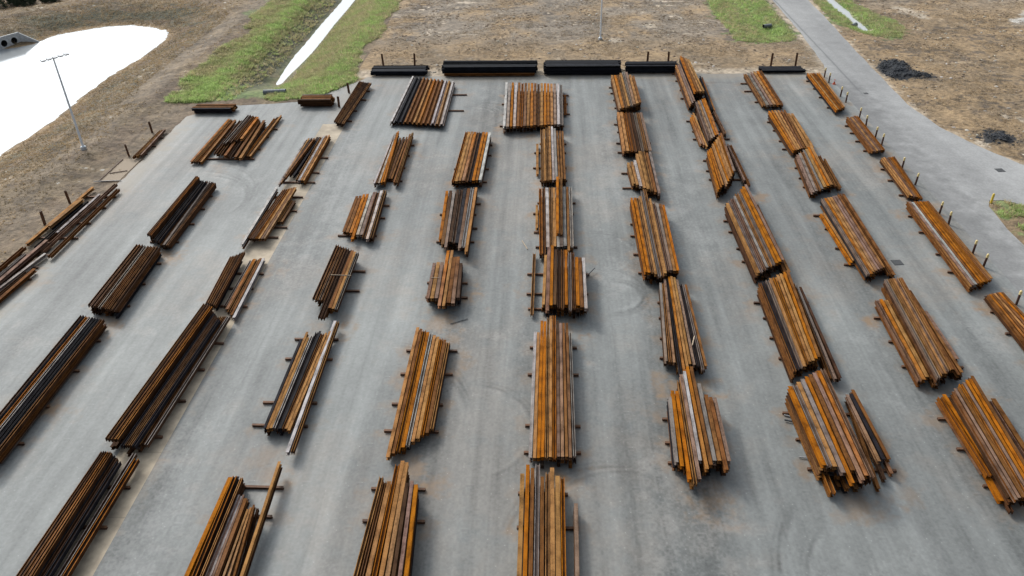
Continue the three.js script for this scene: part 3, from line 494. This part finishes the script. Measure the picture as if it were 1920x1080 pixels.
for (const id in stacks) {
  const S = stacks[id], bs = beams.filter((b) => b.id === id), len = S.m1 - S.m0;
  const spots = S.across ? [] : LONG[id] ?? (len > 10.5 ? [0.13, 0.38, 0.66, 0.88] : [0.15, 0.5, 0.85]).map((f) => [S.m1 - f * len + rr(-0.3, 0.3), rr(0.1, 0.5), rr(0.1, 0.5)]);
  spots.forEach(([z, l, r], k) => {
    let x0 = 1e9, x1 = -1e9; for (const b of bs) if (z > b.z - b.len / 2 - 0.6 && z < b.z + b.len / 2 + 0.6) { const x = b.x + Math.sin(b.turn) * (z - b.z); x0 = Math.min(x0, x - b.w / 2); x1 = Math.max(x1, x + b.w / 2); }
    if (x1 < x0) { x0 = S.x0; x1 = S.x1; }
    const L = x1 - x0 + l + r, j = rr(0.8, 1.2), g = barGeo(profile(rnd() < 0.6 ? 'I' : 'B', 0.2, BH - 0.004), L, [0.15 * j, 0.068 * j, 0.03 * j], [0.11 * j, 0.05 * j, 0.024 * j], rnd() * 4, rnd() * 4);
    const m = mesh('support_beam', g, bearMat); m.position.set((x0 - l + x1 + r) / 2, 0, z); m.rotation.y = Math.PI / 2 + rr(-0.012, 0.012);
    tag(m, `${k ? ORD[k] : 'foremost'} rusty crosswise bearer under ${place(id)}`.replace('stack from front', 'stack from front').replace(/^(\w+) rusty/, '$1 rusty'), 'support beam', 'bearers under the beam stacks');
    stains.push([x0 - l, z, 1.0, rr(0.15, 0.55)], [x1 + r, z, 1.0, rr(0.15, 0.55)]);
  });
  if (!S.across) { stains.push([(S.x0 + S.x1) / 2, S.z1 + 0.4, rr(1.2, 2.4), rr(0.2, 0.6)], [S.x1, S.z0 + 0.6, rr(1, 2), rr(0.1, 0.45)], [S.x0 - 0.4, lerp(S.z0, S.z1, rnd()), rr(0.8, 1.6), rr(0.05, 0.35)], [S.x1 + 0.6, lerp(S.z0, S.z1, rnd()), rr(1, 1.8), rr(0.1, 0.4)]); }
}

// now the paving, with rust run-off where the stacks stand
{
  makeGrids(); const yr = YR, rd = [42, 94, -180, -25];
  const ym = dataTex(2048, 2048, (u, v) => yardColor(lerp(yr[0], yr[1], u), lerp(yr[2], yr[3], v)), { srgb: true, repeat: true });
  const rm = dataTex(768, 2048, (u, v) => roadColor(lerp(rd[0], rd[1], u), lerp(rd[2], rd[3], v)), { srgb: true, repeat: true });
  struct('yard_pavement', slab(YARD, 0, 0.14, yr, 0.22), std({ map: ym, bumpMap: asphaltBump, bumpScale: 0.006, roughness: 0.71 }));
  struct('road', slab(ROAD, 0, 0.14, rd, 0.1), std({ map: rm, bumpMap: asphaltBump, bumpScale: 0.006, roughness: 0.76 }));
  const gut = dataTex(128, 1024, (u, v) => { const x = u * 2.6, z = v * 94, n = N(x, z, 8), m = N(x, z, 1.5), jt = (z % 6.1) < 0.07 ? 0.75 : 1, k = (1 + 0.1 * n + 0.06 * m) * jt; return [0.37 * k, 0.30 * k, 0.215 * k]; }, { srgb: true });
  const g = new THREE.PlaneGeometry(3.2, 94, 1, 1).rotateX(-Math.PI / 2).translate(-29.75, 0.005, -57.6);
  struct('concrete_gutter', g, std({ map: gut, roughness: 0.85 }));
}

// ---------------------------------------------------------------- water
{
  const rip = dataTex(256, 256, (u, v) => { const q = 0.5 + 0.14 * N(u, v, 1); return [q, q, q]; }, { repeat: true });
  const water = new THREE.MeshPhysicalMaterial({ color: rgb(0.27, 0.28, 0.28), roughness: 0.1, ior: 1.33, bumpMap: rip, bumpScale: 0.004 });
  const flat = (poly, y) => { const g = new THREE.ShapeGeometry(new THREE.Shape(poly.map(([x, z]) => new THREE.Vector2(x, -z)))).rotateX(-Math.PI / 2).translate(0, y, 0), a = g.attributes.position, t = g.attributes.uv; for (let i = 0; i < a.count; i++) t.setXY(i, a.getX(i) / 12, a.getZ(i) / 12); return g; };
  const grow = POND.map(([x, z]) => { const dx = x + 100, dz = z + 115, l = Math.hypot(dx, dz); return [x + dx / l * 1.6, z + dz / l * 1.6]; });
  struct('pond_water', flat(grow, -2), water);
  const silty = water.clone(); silty.color.setRGB(0.46, 0.47, 0.465);
  struct('ditch_water', flat([[-49, -200], [-49, -121], [-41, -121], [-41, -200]], -2.4), silty);
  struct('puddle_water', flat([[57, -185], [57, -148.6], [60.4, -148.6], [60.4, -185]], -0.66), silty);
}

// ---------------------------------------------------------------- culverts
const concrete = std({ map: dataTex(256, 256, (u, v) => { const k = 0.46 * (1 + 0.09 * N(u, v, 1) + 0.05 * N(u, v, 0.2)); return [k, k, k * 0.96]; }, { srgb: true, repeat: true }), roughness: 0.85 });
const darkPipe = std({ color: rgb(0.03, 0.034, 0.036), roughness: 0.6 }), hollow = std({ color: rgb(0.02, 0.022, 0.022), roughness: 0.95, side: THREE.DoubleSide });
{
  const t = thing('culvert_headwall', 'pale concrete headwall with two round pipe openings at the pond edge', 'culvert', [-102.7, -2.15, -149.0], Math.atan2(1.0, 0.55) + 0.05);
  const s = new THREE.Shape(); s.moveTo(-5, 0); s.lineTo(2.3, 0); s.lineTo(2.3, 2.3); s.lineTo(-5, 2.3); s.closePath();
  for (const hx of [-1.1, 0.95]) { const h = new THREE.Path(); h.absarc(hx, 1.02, 0.62, 0, Math.PI * 2, true); s.holes.push(h); }
  mesh('wall', new THREE.ExtrudeGeometry(s, { depth: 0.3, bevelEnabled: false, curveSegments: 20 }).translate(0, 0, -0.3), concrete, t);
  for (const hx of [-1.1, 0.95]) { mesh('pipe', new THREE.CylinderGeometry(0.615, 0.615, 2.4, 20, 1, true).rotateX(Math.PI / 2).translate(hx, 1.02, -1.25), hollow, t); mesh('pipe_end', new THREE.CircleGeometry(0.61, 20).translate(hx, 1.02, -2.3), hollow, t); }
  const w = new THREE.Shape(); w.moveTo(0, 0); w.lineTo(3.2, 0); w.lineTo(3.2, 0.25); w.lineTo(0, 2.3); w.closePath();
  mesh('wing_wall', new THREE.ExtrudeGeometry(w, { depth: 0.3, bevelEnabled: false }).rotateY(-R(48)).translate(2.302, 0, -0.3), concrete, t);
}
const pipeGrey = std({ color: rgb(0.13, 0.145, 0.15), roughness: 0.6, side: THREE.DoubleSide });
function pipe(label, pos, turn, r, len) {
  const t = thing('culvert_pipe', label, 'pipe', pos, turn), pts = [];
  for (let k = 0; k <= 60; k++) pts.push(new THREE.Vector2(r + 0.02 * Math.sin(k * 1.6), (k / 60 - 0.5) * len));
  mesh('pipe_shell', new THREE.LatheGeometry(pts, 20).rotateZ(Math.PI / 2), pipeGrey, t);
  mesh('pipe_bore', new THREE.CylinderGeometry(r * 0.9, r * 0.9, len, 20, 1, true).rotateZ(Math.PI / 2), hollow, t);
  mesh('rim', new THREE.RingGeometry(r * 0.88, r * 1.02, 20).rotateY(-Math.PI / 2).translate(-len / 2 - 0.01, 0, 0), darkPipe, t);
  return t;
}
pipe('dark corrugated culvert pipe lying at the grassy end of the long ditch', [-41.9, 0.1, -117.4], 0.12, 0.42, 3.4);
pipe('short dark culvert pipe beside the narrow puddle across the road', [57.1, -0.3, -153.2], 0.9, 0.42, 1.7);
pipe('small dark culvert pipe in the green swale on the near side of the road', [41.2, -0.3, -153.4], 0.3, 0.35, 1.6);

// ---------------------------------------------------------------- posts, stakes, lamp posts
const postMat = std({ color: rgb(0.085, 0.035, 0.02), roughness: 0.7 }), capMat = std({ color: rgb(0.72, 0.56, 0.24), roughness: 0.6 }), yellow = std({ color: rgb(0.62, 0.44, 0.05), roughness: 0.55 });
{
  const z = [-123.4, -121, -114.9, -112.5, -106.4, -103.5, -99.5, -97.2, -90, -85.7, -78.5, -76.2, -70.2, -67.7, -61.2];
  const proto = thing('guard_post', '', 'post', [43, 0, z[0]], 0, 'yellow-topped posts along the road side of the yard');
  mesh('shaft', new THREE.CylinderGeometry(0.11, 0.11, 1.12, 14).translate(0, 0.56, 0), postMat, proto);
  mesh('cap', new THREE.LatheGeometry([[0.112, 1.12], [0.118, 1.13], [0.118, 1.42], [0.1, 1.5], [0.05, 1.54], [0, 1.55]].map((p) => new THREE.Vector2(...p)), 14), capMat, proto);
  z.forEach((pz, i) => {
    const o = i ? proto.clone() : proto; if (i) { o.name = numbered('guard_post'); scene.add(o); }
    o.position.set(lerp(43.2, 42.7, i / 14) + rr(-0.06, 0.06), 0, pz); o.rotation.set(R(rr(-2, 2)), rr(0, 6), R(rr(-2.5, 2.5)));
    o.userData = { label: `rust-brown post with yellow top, ${ORD[i]} from the far end of its line beside the road`, category: 'post', group: 'yellow-topped posts along the road side of the yard' };
  });
  const y = thing('bollard', 'all-yellow steel bollard at the tip of the grass island by the road', 'bollard', [49.5, 0, -81.2]);
  mesh('shaft', new THREE.LatheGeometry([[0.13, 0], [0.13, 1.05], [0.09, 1.14], [0, 1.17]].map((p) => new THREE.Vector2(...p)), 16), yellow, y);
}
{
  const at = [[-54.4, -101.4, 'rusty steel stake beside the two short beams at the brown field edge, farther one'], [-54.2, -93.7, 'rusty steel stake beside the two short beams at the brown field edge, nearer one'], [-55.2, -80.4, 'rusty steel stake behind the edge beams below the lamp post, farther one'], [-55.5, -75.3, 'rusty steel stake behind the edge beams below the lamp post, nearer one'], [-30.2, -117, 'rusty steel stake beside the leaning stack by the ditch end, farther one'], [-30.4, -111.1, 'rusty steel stake beside the leaning stack by the ditch end, nearer one'],
    [-27, -129.2, 'dark stake behind the leftmost black stack, left one'], [-21.8, -129.2, 'dark stake behind the leftmost black stack, right one'], [16.4, -129.5, 'dark stake behind the black stack beside the eighth row, left one'], [19.8, -129.4, 'dark stake behind the black stack beside the eighth row, right one'], [36.1, -128.4, 'tall rusty stake behind the low black stack near the road, left one'], [40.1, -128.5, 'tall rusty stake behind the low black stack near the road, right one']];
  for (const [x, z, label] of at) {
    const tall = z < -125 ? 2.3 : 1.65, m = mesh('steel_stake', barGeo(profile('I', 0.24, 0.24), tall, TONE.B, [0.12, 0.05, 0.018], rnd(), rnd()).rotateX(-Math.PI / 2).translate(0, tall / 2, 0), bearMat);
    m.position.set(x, -0.02, z); m.rotation.set(R(rr(-3, 3)), rr(0, 1), R(rr(-3, 3))); tag(m, label, 'stake', 'steel stakes holding the edge stacks');
  }
}
const galv = std({ color: rgb(0.7, 0.74, 0.76), roughness: 0.5, metalness: 0.1 }), lampGrey = std({ color: rgb(0.42, 0.43, 0.44), roughness: 0.5 });
function lampPost(label, x, z, h, turn) {
  const t = thing('lamp_post', label, 'lamp post', [x, height(x, z) - 0.05, z], turn, null);
  mesh('base', new THREE.LatheGeometry([[0.36, 0], [0.36, 0.42], [0.33, 0.46], [0, 0.46]].map((p) => new THREE.Vector2(...p)), 18), concrete, t);
  mesh('pole', new THREE.LatheGeometry([[0.24, 0.46], [0.24, 0.5], [0.15, 0.52], [0.15, 0.9], [0.085, h], [0, h + 0.02]].map((p) => new THREE.Vector2(...p)), 16), galv, t);
  mesh('crossbar', new THREE.BoxGeometry(3.2, 0.08, 0.08).translate(0, h - 0.06, 0.13), galv, t);
  for (const k of [-1.5, -0.75, 0, 0.75, 1.5]) { const l = mesh('lamp_head', new THREE.BoxGeometry(0.5, 0.14, 0.42, 1, 1, 1).rotateX(R(14)).translate(k, h + 0.06, 0.42), lampGrey, t); mesh('lens', new THREE.BoxGeometry(0.42, 0.02, 0.34).rotateX(R(14)).translate(k, h - 0.02, 0.44), std({ color: rgb(0.5, 0.5, 0.5), roughness: 0.3 }), l); }
}
lampPost('tall grey lamp post on the brown bank beside the white pond', -60.6, -94.8, 12.2, R(58));
lampPost('tall grey lamp post standing in the bare field behind the black stacks', 9.5, -144.4, 12.2, R(10));

// ---------------------------------------------------------------- small things
{
  const t = thing('traffic_cone', 'small orange traffic cone standing beside the second yellow-topped post', 'traffic cone', [43.75, 0, -120.3]);
  mesh('base', new THREE.BoxGeometry(0.46, 0.05, 0.46).translate(0, 0.025, 0), std({ color: rgb(0.5, 0.09, 0.03), roughness: 0.6 }), t);
  mesh('cone', new THREE.CylinderGeometry(0.04, 0.17, 0.75, 16).translate(0, 0.425, 0), std({ color: rgb(0.62, 0.11, 0.04), roughness: 0.6 }), t);
  mesh('band', new THREE.CylinderGeometry(0.085, 0.112, 0.14, 16).translate(0, 0.5, 0), std({ color: rgb(0.7, 0.68, 0.64), roughness: 0.5 }), t);
}
const castIron = std({ color: rgb(0.035, 0.036, 0.038), roughness: 0.7 });
for (const [x, z, r, label] of [[34.7, -68.4, 0.42, 'dark square drain grate in the paving beside the ninth row of stacks'], [54.4, -89.7, 0.4, 'dark square drain grate in the road bend'], [47.2, -116.2, 0.26, 'small dark iron cover in the middle of the road']]) {
  const t = thing('drain_grate', label, 'drain', [x, 0.004, z], 0.1);
  mesh('frame', new THREE.BoxGeometry(r * 2.3, 0.03, r * 2.3), castIron, t);
  for (let k = -3; k <= 3; k++) mesh('bar', new THREE.BoxGeometry(r * 0.14, 0.02, r * 2).translate(k * r * 0.28, 0.024, 0), std({ color: rgb(0.07, 0.07, 0.07), roughness: 0.6 }), t);
}
function rod(name, label, category, a, b, r, mat) {
  const p = new THREE.Vector3(...a), q = new THREE.Vector3(...b), l = p.distanceTo(q), m = mesh(name, new THREE.CylinderGeometry(r, r, l, 8), mat);
  m.position.copy(p).add(q).multiplyScalar(0.5); m.quaternion.setFromUnitVectors(new THREE.Vector3(0, 1, 0), q.clone().sub(p).normalize()); return tag(m, label, category);
}
const rodGrey = std({ color: rgb(0.3, 0.29, 0.28), roughness: 0.5 }), woodMat = std({ color: rgb(0.42, 0.32, 0.22), roughness: 0.85 }), darkRod = std({ color: rgb(0.05, 0.052, 0.055), roughness: 0.6 });
rod('steel_rod', 'thin dark rod sticking out left under the tall front stack, farther one', 'rod', [18.1, 0.14, -45.4], [20, 0.14, -44.8], 0.07, darkRod);
rod('steel_rod', 'thin grey rod beside the dark one, poking out under the tall front stack', 'rod', [18.2, 0.1, -46.0], [20, 0.1, -45.3], 0.05, rodGrey);
rod('steel_rod', 'pale thin rod sticking out left near the open end of the tall front stack', 'rod', [18.2, 0.1, -41.6], [20, 0.12, -41.3], 0.05, rodGrey);
rod('steel_rod', 'loose dark rod leaning out on the right of the centre stack', 'rod', [3.7, 0.1, -64.9], [4.8, 0.35, -66.5], 0.045, darkRod);
rod('steel_rod', 'loose dark rod on the ground beyond the ragged end of a middle stack', 'rod', [-8.5, 0.06, -57.4], [-7.0, 0.06, -58.2], 0.03, darkRod);
rod('wooden_stick', 'pale wooden stick lying across the grey beams of the seventh row', 'stick', [12.2, 1.3, -53.0], [12.55, 1.34, -54.2], 0.05, woodMat);
rod('wooden_stick', 'short pale stick on the paving left of the centre row of stacks', 'stick', [-1.9, 0.04, -70.6], [-2.5, 0.04, -72.3], 0.045, woodMat);
rod('steel_strap', 'pale strap lying across the dark stack of the fourth row', 'strap', [-20.6, 1.22, -63.6], [-18.6, 1.22, -63.5], 0.035, woodMat);
rod('steel_strap', 'short pale strap across the left beams of a middle stack, fifth row', 'strap', [-10.9, 1.22, -63.2], [-10.1, 1.22, -63.2], 0.03, woodMat);
{ // concrete pad with rusty form bars at the yard's edge
  const pad = mesh('concrete_pad', new THREE.BoxGeometry(2.2, 0.1, 6.6), std({ color: rgb(0.28, 0.215, 0.15), roughness: 0.9 })); pad.position.set(-53.3, -0.02, -89.6); tag(pad, 'pale concrete pad at the yard edge between two low edge stacks', 'concrete pad');
  rod('form_bar', 'long rusty bar along the field side of the pale concrete pad', 'bar', [-54.6, 0.1, -86.3], [-54.5, 0.1, -92.6], 0.06, bearMat.clone()).material = postMat;
  rod('form_bar', 'pale bar across the near end of the concrete pad', 'bar', [-55.2, 0.1, -86.1], [-51.9, 0.1, -86.4], 0.05, rodGrey);
  rod('form_bar', 'short rusty bar across the middle of the pale concrete pad', 'bar', [-54.3, 0.1, -88.4], [-52.4, 0.1, -89.2], 0.05, postMat);
}

// ---------------------------------------------------------------- grass, dry turf, clods
const visible = (x, z) => { V.set(x, 0, z).project(camera); return Math.abs(V.x) < 1.12 && Math.abs(V.y) < 1.12; }, V = new THREE.Vector3();
function tuftGeo(blades, hgt, spread, wid) {
  const P = [], Nn = []; const r = mulberry(blades * 7 + 3);
  for (let i = 0; i < blades; i++) {
    const a = r() * 6.283, d = spread * Math.sqrt(r()) * 0.6, bx = Math.cos(a) * d, bz = Math.sin(a) * d, h = hgt * (0.55 + 0.45 * r()), t = r() * 6.283, lx = Math.cos(a) * spread * (0.3 + 0.5 * r()), lz = Math.sin(a) * spread * (0.3 + 0.5 * r()), wx = Math.cos(t) * wid, wz = Math.sin(t) * wid;
    P.push(bx - wx, -0.03, bz - wz, bx + wx, -0.03, bz + wz, bx + lx, h, bz + lz); for (let k = 0; k < 3; k++) Nn.push(0, 1, 0);
  }
  const g = new THREE.BufferGeometry(); g.setAttribute('position', new THREE.Float32BufferAttribute(P, 3)); g.computeVertexNormals(); return g;
}
function scatter(name, label, category, geo, mat, count, pick) {
  const im = new THREE.InstancedMesh(geo, mat, count), m = new THREE.Matrix4(), q = new THREE.Quaternion(), e = new THREE.Euler(), p = new THREE.Vector3(), s = new THREE.Vector3(), c = new THREE.Color(); let k = 0;
  for (let tries = 0; k < count && tries < count * 30; tries++) {
    const o = pick(); if (!o) continue; const { x, z, sc, col, sink = 0 } = o;
    e.set(rr(-0.15, 0.15), rr(0, 6.28), rr(-0.15, 0.15)); q.setFromEuler(e); p.set(x, height(x, z) - sink, z); s.set(sc * rr(0.8, 1.25), sc * rr(0.7, 1.2), sc * rr(0.8, 1.25));
    im.setMatrixAt(k, m.compose(p, q, s)); im.setColorAt(k, c.setRGB(...col)); k++;
  }
  im.count = k; im.name = name; im.castShadow = im.receiveShadow = true; im.userData = { kind: 'stuff', label, category }; scene.add(im);
}
const leaf = new THREE.MeshPhysicalMaterial({ color: 0xffffff, roughness: 1, side: THREE.DoubleSide, transmission: 0.5, thickness: 0, specularIntensity: 0.2 });
const j3 = (c, a) => { const k = 1 + rr(-a, a); return [c[0] * k, c[1] * k, c[2] * k * (1 + rr(-0.1, 0.1))]; };
scatter('grass', 'green grass on the ditch banks and beside the road', 'grass', tuftGeo(9, 0.42, 0.34, 0.04), leaf, 46000, () => {
  const u = rnd(); let x, z;
  if (u < 0.8) { x = rr(-59, -30.5); z = rr(-182, -111); if (ditchGreen(x, z) < 0.2 || Math.abs(x - DITCH_X) < 2.3) return null; const dx = x - DITCH_X; if (dx < -1 && dx > -5.4 && rnd() < 0.8) return null; if (Math.min(dYard(x, z)) < 0.3) return null; }
  else if (u < 0.88) { x = rr(32, 45); z = rr(-182, -142); if (dG1(x, z) > 0) return null; }
  else if (u < 0.96) { x = rr(53, 66); z = rr(-182, -143); if (dG2(x, z) > 0 || (Math.abs(x - 58.6) < 1 && z < -150)) return null; }
  else { x = rr(48.6, 56); z = rr(-82, -66); if (dIsl(x, z) > -0.35 || N(x, z, 7) < 0) return null; }
  const dx = x - DITCH_X, lush = u >= 0.8 ? 0.6 : Math.exp(-(((dx - 10.4) / 2) ** 2)) + Math.exp(-(((dx + 8) / 1.9) ** 2)) + (z > -124 ? 0.5 : 0);
  const dry = rnd() < 0.3 - 0.2 * lush + 0.12 * N(x, z, 14);
  return { x, z, sc: rr(0.6, 1.6) * (lush > 0.6 ? 1.15 : 0.9), col: dry ? j3([0.52, 0.44, 0.26], 0.25) : j3(mixc([0.40, 0.38, 0.20], [0.39, 0.50, 0.18], lush + 0.3 * N(x, z, 9)), 0.32) };
});
scatter('dry_grass', 'dry brown and olive grass around the pond', 'dry grass', tuftGeo(8, 0.2, 0.3, 0.028), leaf, 20000, () => {
  const x = rr(-125, -53), z = rr(-182, -45); if (!visible(x, z)) return null; const dp = dPond(x, z); if (dp < 0.8 || (dp > 13 && rnd() < 0.6) || ditchGreen(x, z) > -0.4 || dYard(x, z) < 0.8) return null;
  if (x > -59 && rnd() < 0.85) return null; if (Math.abs(x + 62) < 2.2 && z < -112 && rnd() < 0.9) return null;   const dark = rnd() < 0.35 + 0.25 * N(x, z, 24);
  return { x, z, sc: rr(0.5, 1.1), col: j3(dark ? [0.22, 0.17, 0.1] : [0.42, 0.305, 0.175], 0.2) };
});
scatter('dead_brush', 'flattened dead brush and weeds in the bare fields', 'dead brush', tuftGeo(9, 0.16, 0.45, 0.026), leaf, 24000, () => {
  const x = rr(-31, 110), z = rr(-182, -92); if (!visible(x, z) || dYard(x, z) < 1.5 || dRoad(x, z) < 0.8 || Math.min(dG1(x, z), dG2(x, z), dH1(x, z)) < 0) return null;
  if (z > -134 && x < 46 && rnd() < 0.85) return null; if (N(x, z, 18) + 0.6 * N(x, z, 6) < rr(-0.8, 0.9)) return null;
  return { x, z, sc: rr(0.45, 1.15), col: j3(rnd() < 0.3 ? [0.15, 0.115, 0.08] : rnd() < 0.3 ? [0.38, 0.33, 0.26] : [0.36, 0.265, 0.16], 0.25) };
});
{
  const g = new THREE.IcosahedronGeometry(0.16, 0); g.scale(1.2, 0.6, 1);
  scatter('soil_clods', 'clods of earth and stones in the bare fields', 'soil clods', g, std({ color: 0xffffff, roughness: 0.95, flatShading: true }), 9000, () => {
    const x = rr(-31, 110), z = rr(-182, -92); if (!visible(x, z) || dYard(x, z) < 0.6 || dRoad(x, z) < 0.5 || Math.min(dG1(x, z), dG2(x, z)) < 0) return null;
    const coal = Math.min(dH1(x, z), dH2(x, z)); if (coal > 1.5 && N(x, z, 15) + 0.4 * N(x, z, 5) < 0.3) return null;
    return { x, z, sc: Math.pow(rnd(), 3) * 1.5 + 0.3, sink: 0.02, col: coal < 0.6 ? j3([0.02, 0.022, 0.025], 0.3) : j3(rnd() < 0.12 ? [0.42, 0.38, 0.32] : [0.19, 0.135, 0.085], 0.3) };
  });
  const hp = new THREE.IcosahedronGeometry(0.2, 0);
  scatter('heap_rubble', 'black asphalt rubble of the two heaps beside the road', 'rubble', hp, std({ color: 0xffffff, roughness: 0.8, flatShading: true }), 2600, () => { const a = rnd() < 0.8, x = a ? rr(52.6, 61) : rr(56, 61), z = a ? rr(-132.4, -121.5) : rr(-102, -97); if (Math.min(dH1(x, z), dH2(x, z)) > 0.25 * N(x, z, 6) + (rnd() < 0.12 ? 1.6 * rnd() : 0) || dRoad(x, z) < 0.15) return null; return { x, z, sc: rr(0.2, 0.75), sink: 0.05, col: j3([0.022, 0.024, 0.028], 0.4) }; });
}
{ // shrubs at the field's far corner
  const lg = tuftGeo(26, 0.5, 0.5, 0.07);
  [[-117, -172, 3.2, 'dark leafy shrub at the far corner of the pond field, largest'], [-112.4, -172.6, 2.4, 'smaller dark leafy shrub right of the largest one'], [-121.5, -170, 2.8, 'dark leafy shrub left of the largest one'], [-107.6, -174, 1.7, 'low dark shrub beyond the pond, last of the line']].forEach(([x, z, s, label]) => {
    const t = thing('shrub', label, 'shrub', [x, height(clamp(x, -134, 134), z), z], rnd() * 6, null), ps = [], r = mulberry(Math.round(-x * 10));
    for (let i = 0; i < 150; i++) { const a = r() * 6.28, e = Math.acos(r() * 0.95), d = (0.65 + 0.4 * r()) * s * (0.8 + 0.2 * Math.sin(a * 3 + x)); ps.push(lg.clone().rotateX(r() * 2 - 1).rotateY(a).translate(Math.cos(a) * Math.sin(e) * d * 1.25, Math.cos(e) * d * 0.95 + 0.2, Math.sin(a) * Math.sin(e) * d)); }
    mesh('foliage', mergeGeometries(ps), std({ color: rgb(0.045, 0.06, 0.03), roughness: 0.9, side: THREE.DoubleSide }), t);
    for (let k = 0; k < 4; k++) { const a = k * 1.6 + x; mesh('stem', new THREE.CylinderGeometry(0.04, 0.09, s * 0.95, 7).translate(0, s * 0.45, 0).rotateZ(0.35 * Math.cos(a)).rotateX(0.35 * Math.sin(a)), woodMat, t); }
  });
}
renderer.render(scene, camera);
